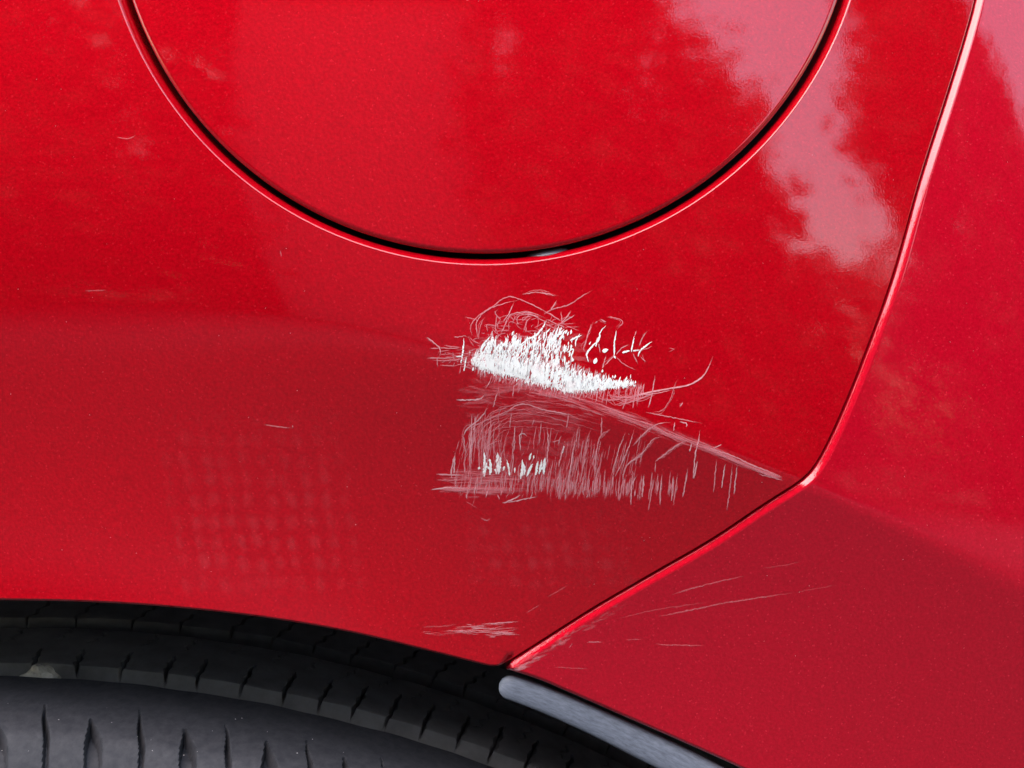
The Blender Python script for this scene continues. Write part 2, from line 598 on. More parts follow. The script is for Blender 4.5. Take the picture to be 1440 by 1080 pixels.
def tree(x, y, height, width, seed, label, leaves=5200):
    r = np.random.default_rng(seed)
    e = bpy.data.objects.new('garden_tree', None)
    e.location = (x, y, 0)
    COL.objects.link(e)
    e['label'] = label
    e['category'] = 'tree'
    e['group'] = 'trees mirrored in the red paint, some added to block the sky'
    # trunk with limbs
    verts, faces = [], []

    def limb(p, q, r0, r1, seg=8):
        b0 = len(verts)
        p = np.array(p, float)
        q = np.array(q, float)
        ax = (q - p) / np.linalg.norm(q - p)
        u = np.cross(ax, (0.3, 0.9, 0.2))
        u /= np.linalg.norm(u)
        v = np.cross(ax, u)
        for k in range(5):
            t = k / 4
            c = p + (q - p) * t + u * math.sin(t * 5 + seed) * r0 * 0.4
            rr = r0 + (r1 - r0) * t
            for i in range(seg):
                an = 2 * math.pi * i / seg
                verts.append(c + (u * math.cos(an) + v * math.sin(an)) * rr)
        for k in range(4):
            for i in range(seg):
                j = (i + 1) % seg
                faces.append((b0 + k * seg + i, b0 + k * seg + j, b0 + (k + 1) * seg + j, b0 + (k + 1) * seg + i))
    hr = height
    limb((0, 0, -0.05), (0, 0, hr * 0.72), 0.045 * hr * 0.5, 0.012 * hr * 0.5)
    tips = []
    for i in range(11):
        an = i * 2.4
        z = hr * (0.2 + 0.05 * i)
        L_ = width * (0.42 - 0.02 * i)
        q = (math.cos(an) * L_, math.sin(an) * L_, z + hr * 0.13)
        limb((0, 0, z), q, 0.012 * hr * 0.5, 0.004 * hr * 0.5, 6)
        tips.append(q)
    new_mesh('trunk', verts, faces, M_BARK, e)
    # clumped crown
    cl = []
    for i in range(64):
        an = r.uniform(0, 2 * math.pi)
        t = r.uniform(0, 1)
        prof = math.sin(math.pi * min(1, 0.22 + 0.76 * t)) ** 0.7
        rad = width * 0.46 * prof * math.sqrt(r.uniform(0.1, 1))
        cl.append((math.cos(an) * rad, math.sin(an) * rad, hr * (0.04 + 0.92 * t)))
    cl = np.array(cl + tips)
    k = r.integers(0, len(cl), leaves)
    c = cl[k] + r.normal(0, 1, (leaves, 3)) * np.array([0.085 * width, 0.085 * width, 0.05 * hr])
    sz = r.uniform(0.06, 0.12, leaves) * (1 + height * 0.05)
    u = r.normal(0, 1, (leaves, 3))
    u /= np.linalg.norm(u, axis=1)[:, None]
    v = np.cross(u, r.normal(0, 1, (leaves, 3)))
    v /= np.linalg.norm(v, axis=1)[:, None]
    vv = np.stack([c - u * sz[:, None], c + v * sz[:, None] * 0.55, c + u * sz[:, None], c - v * sz[:, None] * 0.55], 1).reshape(-1, 3)
    ff = np.arange(leaves * 4).reshape(-1, 4)
    new_mesh('crown', vv, ff, M_LEAF, e, False)
    return e


# ------------------------------------------------------------------ the car
car = bpy.data.objects.new('red_car', None)
car.location = (0, 0, 0)
COL.objects.link(car)
car['label'] = 'scraped metallic red car, rear corner with round fuel flap above the black tyre'
car['category'] = 'car'

STEP = 0.0016
FC = (681.5, -168.0)
FR = 525.0
HC = (681.5, -170.0)
HR = 534.8


def circle_px(c, r, n=300):
    a = np.linspace(0, 2 * math.pi, n, endpoint=False)
    return np.stack([c[0] + r * np.cos(a), c[1] + r * np.sin(a)], 1)


flap_loop = xz(circle_px(FC, FR))[::-1]
hole_loop = xz(circle_px(HC, HR))

seam_px = [(1372, 0), (1355, 62), (1334, 130), (1295, 252), (1256, 390), (1212, 512), (1180, 590), (1159, 634), (1146, 656), (1134, 670),
           (1116, 684), (1072, 712), (1000, 760), (910, 812), (833, 857), (770, 897), (712, 934)]
seam = xz(seam_px)
topz = Z0 + 0.24
up = np.array([[seam[0, 0] + 0.262 * dz_, seam[0, 1] + dz_] for dz_ in (topz - seam[0, 1], 0.10, 0.06, 0.03, 0.012)])
seam_full = np.concatenate([up, seam])
seam_s = resample(seam_full, STEP)
T = np.gradient(seam_s, axis=0)
T /= np.linalg.norm(T, axis=1)[:, None]
SN = np.stack([T[:, 1], -T[:, 0]], 1)          # to the right of downward travel = towards the panel (left side)
if SN[len(SN) // 3][0] > 0:
    SN = -SN
GAP = 0.00022
seam_q = seam_s + SN * GAP
seam_b = seam_s - SN * GAP

arch_px = [(704, 938), (690, 939), (660, 932), (600, 917), (500, 893), (400, 875), (300, 862), (200, 853), (100, 848), (0, 846)]
arch = xz(arch_px)
CXT = -0.1487
mir = arch[::-1].copy()
mir[:, 0] = 2 * CXT - mir[:, 0]
mir = mir[mir[:, 0] < CXT - 0.01]
mir = mir[mir[:, 0] > -0.29]
arch_full = resample(np.concatenate([arch, mir]), STEP)
left_bottom = arch_full[-1]
qp = np.concatenate([
    seam_q[:-1],                                         # down the seam
    arch_full,                                           # along the wheel arch to the left
    np.array([[-0.30, left_bottom[1]], [-0.30, Z0 + 0.05], [-0.30, topz], [-0.15, topz], [0.0, topz], [0.12, topz]]),
])
rq = np.concatenate([np.full(len(seam_q) - 1, 0.0004), np.full(len(arch_full), 0.0010), np.full(6, 0.001)])
if np.sum(qp[:, 0] * np.roll(qp[:, 1], -1) - np.roll(qp[:, 0], -1) * qp[:, 1]) < 0:
    qp, rq = qp[::-1], rq[::-1]
quarter = panel('quarter_panel', [qp, hole_loop], [rq, np.full(len(hole_loop), 0.0015)], M_PAINT, car, flange=0.006, edge=1)
quarter['label'] = 'red rear quarter panel with a white scrape on its crease'
flap = panel('fuel_flap', [flap_loop], [np.full(len(flap_loop), 0.0014)], M_PAINT, car, flange=0.006, drop=-0.0003)
flap['label'] = 'round red fuel flap'

bot_px = [(712, 942), (724, 945), (760, 957), (800, 974), (880, 1009), (960, 1044), (1040, 1080), (1110, 1115), (1180, 1157)]
bot = xz(bot_px)
bot_full = resample(np.concatenate([bot, [[0.116, Z0 - 0.165], [0.140, Z0 - 0.205], [0.156, Z0 - 0.25]]]), STEP)
bp_ = np.concatenate([
    seam_b[:-1], bot_full,
    np.array([[0.25, Z0 - 0.25], [0.36, Z0 - 0.25], [0.36, Z0], [0.36, topz], [0.28, topz], [0.21, topz]])])
rb = np.concatenate([np.full(len(seam_b) - 1, 0.0021), np.full(len(bot_full), 0.0013), np.full(6, 0.001)])
if np.sum(bp_[:, 0] * np.roll(bp_[:, 1], -1) - np.roll(bp_[:, 0], -1) * bp_[:, 1]) < 0:
    bp_, rb = bp_[::-1], rb[::-1]
bumper = panel('rear_bumper', [bp_], [rb], M_BUMPER, car, drop=-0.0006, edge=2)
bumper['label'] = 'red rear bumper corner with faint pale scratches'


# dark body shell behind the gaps
def shell():
    xs = np.linspace(-0.295, 0.35, 60)
    zs = np.linspace(Z0 - 0.24, topz - 0.005, 50)
    verts, idx = [], {}
    for i, x in enumerate(xs):
        for j, z in enumerate(zs):
            idx[i, j] = len(verts)
            verts.append((x, -float(h0(x, z)) + 0.0135, z))
    ax = np.interp(xs, arch_full[::-1, 0], arch_full[::-1, 1])
    bx = np.interp(xs, bot_full[:, 0], bot_full[:, 1], left=-9, right=-9)
    faces = []
    for i in range(len(xs) - 1):
        for j in range(len(zs) - 1):
            lim = max(ax[i] if xs[i] < 0.0 else -9, ax[i + 1] if xs[i + 1] < 0.0 else -9, bx[i], bx[i + 1])
            if zs[j] > lim + 0.004:
                faces.append((idx[i, j], idx[i + 1, j], idx[i + 1, j + 1], idx[i, j + 1]))
    return new_mesh('inner_body', verts, faces, M_BLACK, car)


shell()

# fuel flap seal tab in the gap
def tab():
    ctr = xz([(770, 364)])[0]
    verts, faces = [], []
    nx, nz = 22, 8
    for i in range(nx):
        for j in range(nz):
            u = i / (nx - 1) * 2 - 1
            v = j / (nz - 1) * 2 - 1
            px = 770 + u * 31
            base_y = FC[1] + math.sqrt(max(0, 534.5 ** 2 - (px - FC[0]) ** 2))
            py = base_y + v * 8.5 * math.sqrt(max(0.0, 1 - abs(u) ** 3.0))
            q = on_body([(px, py)], -0.0022)[0]
            dome = (1 - u * u) * (1 - v * v)
            verts.append((q[0], q[1] - 0.0012 * dome ** 0.5 + 0.003 * (1 - dome ** 0.25), q[2]))
    for i in range(nx - 1):
        for j in range(nz - 1):
            faces.append((i * nz + j, i * nz + j + 1, (i + 1) * nz + j + 1, (i + 1) * nz + j))
    return new_mesh('seal_tab', verts, faces, M_TAB, flap)


tab()

# ------------------------------------------------------------------ wheel-arch trim: swept rubber bead
def trim():
    px = [(702, 961), (730, 970), (770, 985), (810, 1002), (850, 1020), (900, 1044), (950, 1068), (1000, 1093), (1060, 1126), (1130, 1172)]
    P = on_body(px, -0.0035)
    tail = np.array([[0.105, P[-1, 1] + 0.003, Z0 - 0.165], [0.130, P[-1, 1] + 0.006, Z0 - 0.205], [0.147, P[-1, 1] + 0.009, Z0 - 0.25]])
    C = resample(np.concatenate([P, tail]), 0.0004)
    n = len(C)
    Tn = np.gradient(C, axis=0)
    Tn /= np.linalg.norm(Tn, axis=1)[:, None]
    outv = np.array([0, -1.0, 0])
    seg = 28
    verts, faces, att = [], [], []
    s = np.arange(n) * 0.0004
    for i in range(n):
        a = np.cross(Tn[i], outv)
        a /= np.linalg.norm(a)
        if a[2] < 0:
            a = -a
        o = np.cross(a, Tn[i])
        o /= np.linalg.norm(o)
        if o[1] > 0:
            o = -o
        w = 0.0031 + 0.0009 * sstep(0.0, 0.06, s[i])
        cap = 1.0 if s[i] > 0.0036 else math.sqrt(max(0.0, 1 - (1 - s[i] / 0.0036) ** 2)) + 0.02
        wob = 1 + 0.008 * math.sin(s[i] * 160)
        for k in range(seg):
            an = 2 * math.pi * k / seg
            ca, sa = math.cos(an), math.sin(an)
            # flattened outer face with a small lip on the lower side
            rr = 1.0 - 0.10 * max(0, sa) ** 4 + 0.10 * math.exp(-((an - math.radians(150)) / 0.25) ** 2)
            sq = abs(ca) ** 2.5 + abs(sa) ** 2.5
            q = C[i] + (a * ca * w + o * sa * w * 0.55) / sq ** 0.25 * rr * cap * wob
            verts.append(q)
            att.append((s[i] * 1000 * 0.02, k / seg, 0))
    for i in range(n - 1):
        for k in range(seg):
            j = (k + 1) % seg
            faces.append((i * seg + k, i * seg + j, (i + 1) * seg + j, (i + 1) * seg + k))
    faces.append(tuple(range(seg - 1, -1, -1)))
    o_ = new_mesh('wheel_arch_trim', verts, faces, M_TRIM, car)
    at = o_.data.attributes.new('along', 'FLOAT_VECTOR', 'POINT')
    at.data.foreach_set('vector', np.array(att, float).ravel())
    o_['label'] = 'weathered blue-grey rubber wheel arch trim'


trim()

# ------------------------------------------------------------------ tyre
TR = 0.428
TC = np.array([-0.1592, Z0 - 0.5212])
Y1, Y2 = 0.0478, 0.0869
GW1, GW2 = 0.0092, 0.0092
FLOOR = TR - 0.0062


def tyre_y_hit(px, yguess_r):
    """(theta, y) where a view ray meets a cylinder of radius r round the axle"""
    d = rays(px)
    ox = CAM[0] - TC[0]
    oz = CAM[2] - TC[1]
    a = d[:, 0] ** 2 + d[:, 2] ** 2
    b = 2 * (ox * d[:, 0] + oz * d[:, 2])
    c = ox * ox + oz * oz - yguess_r ** 2
    t = (-b - np.sqrt(np.maximum(0, b * b - 4 * a * c))) / (2 * a)
    q = CAM + d * t[:, None]
    return np.arctan2(q[:, 0] - TC[0], q[:, 2] - TC[1]), q[:, 1]


def shoulder_drop(y):
    """fall of the tread radius towards the outer shoulder"""
    e = np.maximum(0, (Y1 - 0.010) - y)
    return 7.0 * e * e + 90.0 * np.maximum(0, e - 0.018) ** 2


def shoulder_hit(px):
    d = rays(px)
    th, yv = [], []
    for k in range(len(px)):
        t = np.linspace(0.2, 0.6, 8001)
        q = CAM[None] + d[k][None] * t[:, None]
        f = np.hypot(q[:, 0] - TC[0], q[:, 2] - TC[1]) - (TR - shoulder_drop(q[:, 1]))
        i = int(np.argmax(f < 0))
        th.append(math.atan2(q[i, 0] - TC[0], q[i, 2] - TC[1]))
        yv.append(q[i, 1])
    return th, yv


fine_th = np.arange(math.radians(-6), math.radians(36), 0.00042 / TR)
coarse_th = np.arange(math.radians(36), math.radians(354), math.radians(1.2))
ALL_TH = np.concatenate([fine_th, coarse_th])


def cut_depth(th, y, cuts):
    """recess of the sipes: list of (th0,y0,th1,y1,half width m,depth m)"""
    dep = np.zeros(np.broadcast(th, y).shape)
    a = th * TR
    for (t0, ya, t1, yb, hw, dp, wav) in cuts:
        x0, x1 = t0 * TR, t1 * TR
        m = (a[:, 0] > min(x0, x1) - 0.004) & (a[:, 0] < max(x0, x1) + 0.004)
        if not m.any():
            continue
        A = a[m]
        Y = y if y.shape[0] == 1 else y[m]
        ux, uy = x1 - x0, yb - ya
        L2 = ux * ux + uy * uy
        t = np.clip(((A - x0) * ux + (Y - ya) * uy) / L2, 0, 1)
        wx = wav * np.sin(t * 17 + t0 * 300)
        dd = np.hypot(A - (x0 + ux * t) - wx, Y - (ya + uy * t))
        w = hw * (0.45 + 0.55 * np.sin(np.pi * np.clip(t * 0.9 + 0.08, 0, 1)))
        if hw > 0.0015 or dp == 0.00351:
            w = hw * (0.15 + 0.85 * sstep(0.0, 0.35, t))
        v = dp * np.clip((w - dd) / ((0.35 if hw < 0.0015 else 0.22) * w + 0.00012) + 0.35, 0, 1)
        dep[m] = np.maximum(dep[m], v)
    return dep


def rib(ya, yb, cuts, parent, shoulder=False, label=None):
    ch = 0.0006
    ny = max(12, int((yb - ya) / 0.00042))
    yy = np.linspace(ya + ch, yb - ch, ny)
    if shoulder:
        prof_y = np.concatenate([yy, [yb - ch * 0.3, yb, yb + 0.0002, yb + 0.0006]])
        prof_d = np.concatenate([np.zeros(ny), [ch * 0.25, ch, 0.003, 0.0085]])
        top = np.concatenate([np.ones(ny), [0.6, 0, 0, 0]])
    else:
        prof_y = np.concatenate([[ya - 0.0008, ya - 0.0004, ya, ya + ch * 0.3], yy, [yb - ch * 0.3, yb, yb + 0.0004, yb + 0.0008]])
        prof_d = np.concatenate([[0.0085, 0.003, ch, ch * 0.25], np.zeros(ny), [ch * 0.25, ch, 0.003, 0.0085]])
        top = np.concatenate([[0.15, 0.5, 0.9, 1], np.ones(ny), [0.6, 0, 0, 0]])
    TH_, YY = ALL_TH[:, None], prof_y[None, :]
    dep = cut_depth(TH_, YY, cuts) * top[None, :]
    base = TR - prof_d - shoulder_drop(prof_y)
    lumps = 0.00010 * (np.sin(TH_ * 61 + YY * 300) + np.sin(TH_ * 143 - YY * 190))
    r = base[None, :] - dep + lumps
    X = TC[0] + r * np.sin(TH_)
    Zc = TC[1] + r * np.cos(TH_)
    n, m = r.shape
    V = np.stack([X, np.broadcast_to(YY, r.shape), Zc], -1).reshape(-1, 3)
    i = np.arange(n)[:, None]
    j = np.arange(m - 1)[None, :]
    i2 = (i + 1) % n
    F = np.stack([i * m + j, i * m + j + 1, i2 * m + j + 1, i2 * m + j], -1).reshape(-1, 4)
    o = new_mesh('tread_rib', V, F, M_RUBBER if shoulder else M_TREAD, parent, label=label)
    o.data.set_sharp_from_angle(angle=math.radians(32))
    return o


def tyre():
    # carcass: groove floors, sidewalls and inner bead, revolved
    prof = [(Y1 - 0.006, FLOOR - 0.002), (0.14, FLOOR), (0.235, FLOOR - 0.004), (0.27, FLOOR - 0.03), (0.28, 0.36), (0.255, 0.28),
            (0.056, 0.28), (0.031, 0.36), (0.0325, FLOOR - 0.035), (0.044, FLOOR - 0.012), (Y1 - 0.006, FLOOR - 0.002)]
    P = np.array(prof)
    P[:, 0] = np.where(np.abs(P[:, 0] - (Y1 - 0.006)) < 1e-9, P[:, 0], P[:, 0] + Y1 - 0.0637)
    P = resample(P, 0.006)
    th = np.linspace(0, 2 * math.pi, 240, endpoint=False)
    V = np.stack([TC[0] + P[None, :, 1] * np.sin(th)[:, None], np.broadcast_to(P[None, :, 0], (240, len(P))),
                  TC[1] + P[None, :, 1] * np.cos(th)[:, None]], -1).reshape(-1, 3)
    m = len(P)
    i = np.arange(240)[:, None]
    j = np.arange(m - 1)[None]
    i2 = (i + 1) % 240
    F = np.stack([i * m + j, i * m + j + 1, i2 * m + j + 1, i2 * m + j], -1).reshape(-1, 4)
    ty = new_mesh('tyre', V, F, M_RUBBER, car, label='black rubber tyre with worn ribbed tread')
    # --- cuts, taken from the tread pattern
    cuts1 = []
    xs = [-22, 42, 102, 168, 230, 276, 341, 400, 452, 500, 547, 595, 645, 692, 740, 790]
    def rib1_edge(x):      # lower edge of the middle rib's top in the photograph
        return np.interp(x, [-30, 0, 100, 200, 300, 400, 500, 600, 700, 800], [934, 935, 938, 944, 954, 969, 989, 1016, 1049, 1090])
    for k, x in enumerate(xs):
        y = rib1_edge(x)
        (ta, tb), (pa, pb) = tyre_y_hit([(x, y + 3), (x + 16, y - 24)], TR)
        cuts1.append((ta, Y1 + GW1 - 0.001, tb, pb, 0.0006 + 0.0002 * random.random(), 0.0035, 0.0003))
    for k, x in enumerate([20, 88, 138, 212, 268, 330, 392, 440, 492, 540, 590, 634, 680]):
        yt = np.interp(x, g2x, g2y)
        (ta, tb), (pa, pb) = tyre_y_hit([(x - 10, yt + 20), (x + 16, yt + 3)], TR)
        cuts1.append((ta, pa, tb, Y2 + 0.0005, 0.00033, 0.0016, 0.0009))
    cuts2 = []
    for k, x in enumerate([-30, 38, 104, 186, 250, 322, 384, 440, 494, 556, 606, 650, 700, 740]):
        yt = np.interp(x, g2x, g2y) - 14
        (ta, tb), (pa, pb) = tyre_y_hit([(x, yt + 2), (x + 26, yt - 16)], TR)
        s = (tb - ta) / max(1e-4, pb - pa)
        y_a = Y2 + GW2 - 0.001
        y_b = y_a + 0.021
        cuts2.append((ta, y_a, ta + s * 0.021, y_b, 0.0005, 0.003, 0.0006))
    cuts0 = []
    marks = [(-4, 1018, 1), (62, 990, 0), (128, 1012, 1), (195, 999, 0), (260, 1024, 1), (317, 1020, 0), (374, 1044, 1), (431, 1040, 0), (484, 1066, 1), (536, 1066, 0)]
    for (x, y, wide) in marks:
        (ta, tb), (pa, pb) = shoulder_hit([(x, y), (x + 3, y + 90)])
        tb, pb = ta + (tb - ta) * 1.8, pa + (pb - pa) * 1.8
        if wide:
            cuts0.append((ta, pa, tb, pb, 0.0020, 0.0042, 0.0))
        else:
            cuts0.append((ta, pa, tb, pb, 0.00062, 0.00351, 0.0002))
    # go on round the wheel where the photograph does not look
    def go_on(cuts, pitch, n0, n1):
        last = cuts[-1]
        out = list(cuts)
        for k in range(1, 200):
            dt = pitch * k
            if last[0] + dt > math.radians(351) + cuts[0][0]:
                break
            out.append((last[0] + dt, last[1], last[2] + dt, last[3]) + tuple(last[4:]))
        return out
    rib(Y1 - 0.0397, Y1, go_on(cuts0, 0.033, 0, 0), ty, True)
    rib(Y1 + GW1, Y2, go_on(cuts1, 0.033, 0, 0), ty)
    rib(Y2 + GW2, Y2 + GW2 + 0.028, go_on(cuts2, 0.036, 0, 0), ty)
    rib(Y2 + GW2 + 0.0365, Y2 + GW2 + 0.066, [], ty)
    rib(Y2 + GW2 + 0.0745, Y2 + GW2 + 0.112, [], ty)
    return ty


g2x = [0, 100, 200, 300, 380, 500, 600, 700, 800]
g2y = [881, 882, 887, 897, 909, 936, 966, 1012, 1062]
TYRE = tyre()


# wheel-arch liner over the tyre
def liner():
    th = np.radians(np.linspace(-70, 70, 90))
    ys = np.linspace(0.03, 0.33, 12)
    V, F = [], []
    for a in th:
        for y in ys:
            r = 0.490 + 0.03 * min(1, (y - 0.03) / 0.05) + 0.0015 * math.sin(a * 40)
            V.append((TC[0] + r * math.sin(a), y, TC[1] + r * math.cos(a)))
    m = len(ys)
    for i in range(len(th) - 1):
        for j in range(m - 1):
            F.append((i * m + j, i * m + j + 1, (i + 1) * m + j + 1, (i + 1) * m + j))
    b0 = len(V)
    # inner end wall
    V.append((TC[0], 0.33, TC[1]))
    for i in range(len(th) - 1):
        F.append((i * m + m - 1, b0, (i + 1) * m + m - 1))
    new_mesh('wheel_arch_liner', V, F, M_FELT, car)


liner()

# ------------------------------------------------------------------ pebble wedged in the tread groove
def pebble():
    th, yv = tyre_y_hit([(58, 947)], TR - 0.001)
    c = Vector((TC[0] + (TR - 0.0012) * math.sin(th[0]), Y1 + 0.0036, TC[1] + (TR - 0.0012) * math.cos(th[0])))
    import bmesh
    bm = bmesh.new()
    bmesh.ops.create_icosphere(bm, subdivisions=3, radius=1.0)
    for v in bm.verts:
        p = v.co.copy()
        f = 1 + 0.22 * math.sin(p.x * 3.1 + 1) * math.sin(p.z * 4 + p.y * 3) + 0.10 * math.sin(p.y * 9 + p.x * 7)
        v.co = Vector((p.x * 0.0047 * f * (1.15 - 0.5 * max(0, p.z)), p.y * 0.0036 * f, p.z * 0.0034 * f))
    me = bpy.data.meshes.new('pebble')
    bm.to_mesh(me)
    bm.free()
    me.materials.append(M_STONE)
    o = bpy.data.objects.new('pebble', me)
    o.location = c
    o['label'] = 'small pale pebble wedged in the groove of the black tyre'
    o['category'] = 'stone'
    COL.objects.link(o)


pebble()


# ------------------------------------------------------------------ scrapes and scratches
class Strokes:
    def __init__(self, lift=0.0):
        self.lift = lift
        self.v, self.f, self.w = [], [], []

    def add(self, pts, width, alpha=1.0, white=0.0, taper=(0.3, 0.1), jit=0.0, step=5.0, off=None):
        P = resample(np.asarray(pts, float), step) if len(pts) > 1 else np.asarray(pts, float)
        n = len(P)
        if n < 2:
            return
        if jit:
            P = P + rng.normal(0, jit, P.shape)
        T = np.gradient(P, axis=0)
        T /= np.linalg.norm(T, axis=1)[:, None] + 1e-9
        Nn = np.stack([-T[:, 1], T[:, 0]], 1)
        t = np.linspace(0, 1, n)
        w = width * (0.5 if white == 1 else 0.38) * np.minimum(1, np.minimum(taper[0] + t / 0.25, taper[1] + (1 - t) / 0.3))
        w = w * rng.uniform(0.7, 1.25, n)
        off = (off or rng.uniform(0.00003, 0.00016)) + self.lift
        A = on_body(P + Nn * w[:, None], off)
        B = on_body(P - Nn * w[:, None], off)
        b0 = len(self.v)
        self.v += list(A) + list(B)
        al = alpha * np.minimum(1, np.minimum(0.35 + t / 0.2, 0.15 + (1 - t) / 0.3)) * rng.uniform(0.75, 1.1, n)
        c = [(max(0, white), float(np.clip(a, 0, 1)), 1.0 if white < 0 else 0.0, 1) for a in al]
        self.w += c + c
        for i in range(n - 1):
            self.f.append((b0 + i, b0 + i + 1, b0 + n + i + 1, b0 + n + i))

    def build(self, name, mat, parent, label=None):
        o = new_mesh(name, self.v, self.f, mat, parent, True, kind='stuff', label=label)
        ca = o.data.color_attributes.new('wear', 'FLOAT_COLOR', 'POINT')
        ca.data.foreach_set('color', np.array(self.w, float).ravel())
        n = body_normal(np.array([q[0] for q in self.v]), np.array([q[2] for q in self.v]))
        o.data.normals_split_custom_set_from_vertices([tuple(map(float, k)) for k in n])
        return o


def Z1(l):      # zoom window 1: 580,390 at 0.375
    return [(580 + x * 0.375, 390 + y * 0.375) for x, y in l]


def ZA(l):      # 600,400 at 200/1350
    return [(600 + x * 0.14815, 400 + y * 0.14815) for x, y in l]


def ZB(l):      # 760,400 at 260/1404
    return [(760 + x * 0.18519, 400 + y * 0.18519) for x, y in l]


def ZC(l):      # 600,540 at 220/1320
    return [(600 + x * 0.16667, 540 + y * 0.16667) for x, y in l]


def ZD(l):      # 800,540 at 320/1440
    return [(800 + x * 0.22222, 540 + y * 0.22222) for x, y in l]


def scrape_upper():
    W = Strokes()           # opaque white
    S = Strokes()           # hairlines
    outline_top = [(664, 505), (672, 497), (684, 482), (692, 474), (700, 482), (712, 476), (722, 472), (735, 484), (752, 474), (770, 468), (784, 464),
                   (792, 470), (788, 492), (794, 508), (806, 518), (825, 526), (850, 533), (885, 537)]
    outline_bot = [(664, 508), (676, 519), (700, 526), (722, 532), (745, 538), (770, 545), (800, 551), (820, 550), (845, 546), (885, 541)]
    tx, tz = np.array(outline_top).T
    bx, bz = np.array(outline_bot).T
    # dense short down-strokes that fill the patch
    for _ in range(1500):
        x = rng.uniform(663, 886)
        if x > 800 and rng.random() < (x - 800) / 130:
            continue
        t = np.interp(x, tx, tz)
        b = np.interp(x, bx, bz)
        ragged = 9 * rng.random() ** 2
        y0 = rng.uniform(t - ragged, b - 1)
        ln = rng.uniform(4, 17)
        y1 = min(y0 + ln, b + 6 * rng.random() ** 2)
        lean = rng.uniform(-0.05, 0.5)
        W.add([(x + lean * (y1 - y0), y0), (x + rng.normal(0, 0.5), (y0 + y1) / 2), (x - rng.normal(0, 0.6), y1)], rng.uniform(0.7, 2.2), 1, 1, (0.02, 0.0), 0.2, 2.0)
    # solid core
    for _ in range(170):
        x = rng.uniform(674, 815)
        t = np.interp(x, tx, tz)
        b = np.interp(x, bx, bz)
        y0 = rng.uniform(t + 0.42 * (b - t), b - 4)
        y1 = min(b - 2, y0 + rng.uniform(8, 20))
        W.add([(x + 2, y0), (x, y1)], rng.uniform(3, 6), 1, 1, (0.05, 0.05), 0.3, 2.5)
    # branching white spikes
    spikes = [
        (ZA([(505, 640), (545, 560), (610, 490)]), 3), (ZA([(890, 575), (960, 520), (1040, 480), (1100, 410), (1135, 340)]), 3.2),
        (ZA([(1020, 600), (1025, 470)]), 2.6), (ZA([(820, 580), (825, 480)]), 4), (ZA([(620, 560), (625, 485)]), 5),
        (ZA([(1190, 580), (1220, 480), (1260, 380)]), 2.8), (ZA([(1150, 570), (1230, 500), (1310, 420)]), 4),
        (ZA([(1240, 560), (1290, 480), (1320, 430)]), 3.5), (ZA([(750, 580), (755, 500)]), 3),
        (ZA([(325, 745), (345, 620), (355, 510)]), 2.4), (ZA([(280, 685), (340, 680)]), 2), (ZA([(355, 820), (375, 680)]), 2.2),
        (ZA([(400, 640), (420, 650)]), 3), (ZA([(440, 820), (445, 780)]), 3),
        (ZB([(225, 425), (265, 405), (315, 385)]), 2.6), (ZB([(265, 470), (272, 420), (300, 370)]), 2.2), (ZB([(205, 515), (248, 490), (230, 570)]), 2.4),
        (ZB([(365, 585), (352, 530), (395, 465), (440, 425), (455, 360), (500, 310)]), 2.6), (ZB([(370, 455), (385, 435)]), 3),
        (ZB([(420, 470), (435, 400)]), 2.4), (ZB([(560, 540), (562, 430), (578, 345)]), 2.2), (ZB([(470, 508), (515, 496)]), 6),
        (ZB([(620, 518), (680, 502)]), 3.4), (ZB([(690, 510), (700, 450), (712, 390)]), 2.2), (ZB([(740, 545), (760, 500), (800, 465), (850, 430)]), 2.4),
        (ZB([(700, 505), (760, 498)]), 2.2), (ZB([(410, 600), (425, 560)]), 6), (ZB([(465, 670), (472, 645)]), 5),
        (ZB([(555, 540), (568, 560)]), 3),
    ]
    for p, w in spikes:
        W.add(p, w * 0.8, 1, 1, (0.4, 0.05), 0.25, 2.0)
    for _ in range(95):            # ragged flecks on the right-hand tail
        x = rng.uniform(800, 893)
        yc = np.interp(x, [800, 893], [534, 541])
        y = yc + rng.normal(0, 4.5) * (1 - 0.4 * (x - 800) / 93) - (7 if rng.random() < 0.15 else 0)
        W.add([(x + 1, y - rng.uniform(1.5, 5)), (x, y + rng.uniform(1, 3))], rng.uniform(0.9, 2.3), 1, 1, (0.1, 0.0), 0.2, 2)
    for _ in range(45):            # flecks at the upper right edge
        x = rng.uniform(775, 806)
        y = rng.uniform(465, 512)
        W.add([(x + rng.uniform(0, 3), y - rng.uniform(2, 6)), (x, y + 2)], rng.uniform(1, 2.4), 1, 1, (0.3, 0.1), 0.2, 2)
    for _ in range(150):           # bare streaks inside the white
        x = rng.uniform(690, 835)
        t = np.interp(x, tx, tz)
        b = np.interp(x, bx, bz)
        y = rng.uniform(t + 6, b - 4)
        ln = rng.uniform(3, 11)
        S.add([(x + ln * 0.15, y - ln / 2), (x, y + ln / 2)], rng.uniform(0.7, 1.7), rng.uniform(0.2, 0.75), -1.0, (0.3, 0.2), 0.2, 2, 0.00022)
    W.build('scrape', M_WHITE, quarter, 'bright white scrape on the upper side of the crease')
    for _ in range(420):           # thin smears feathering the white patch
        x = rng.uniform(662, 850)
        t = np.interp(x, tx, tz)
        b = np.interp(x, bx, bz)
        y = rng.uniform(t - 7, b + 7)
        ln = rng.uniform(4, 13)
        S.add([(x + ln * 0.2, y - ln / 2), (x, y + ln / 2)], rng.uniform(1.2, 3.2), rng.uniform(0.12, 0.5), rng.uniform(0.5, 0.95), (0.1, 0.05), 0.3, 3)
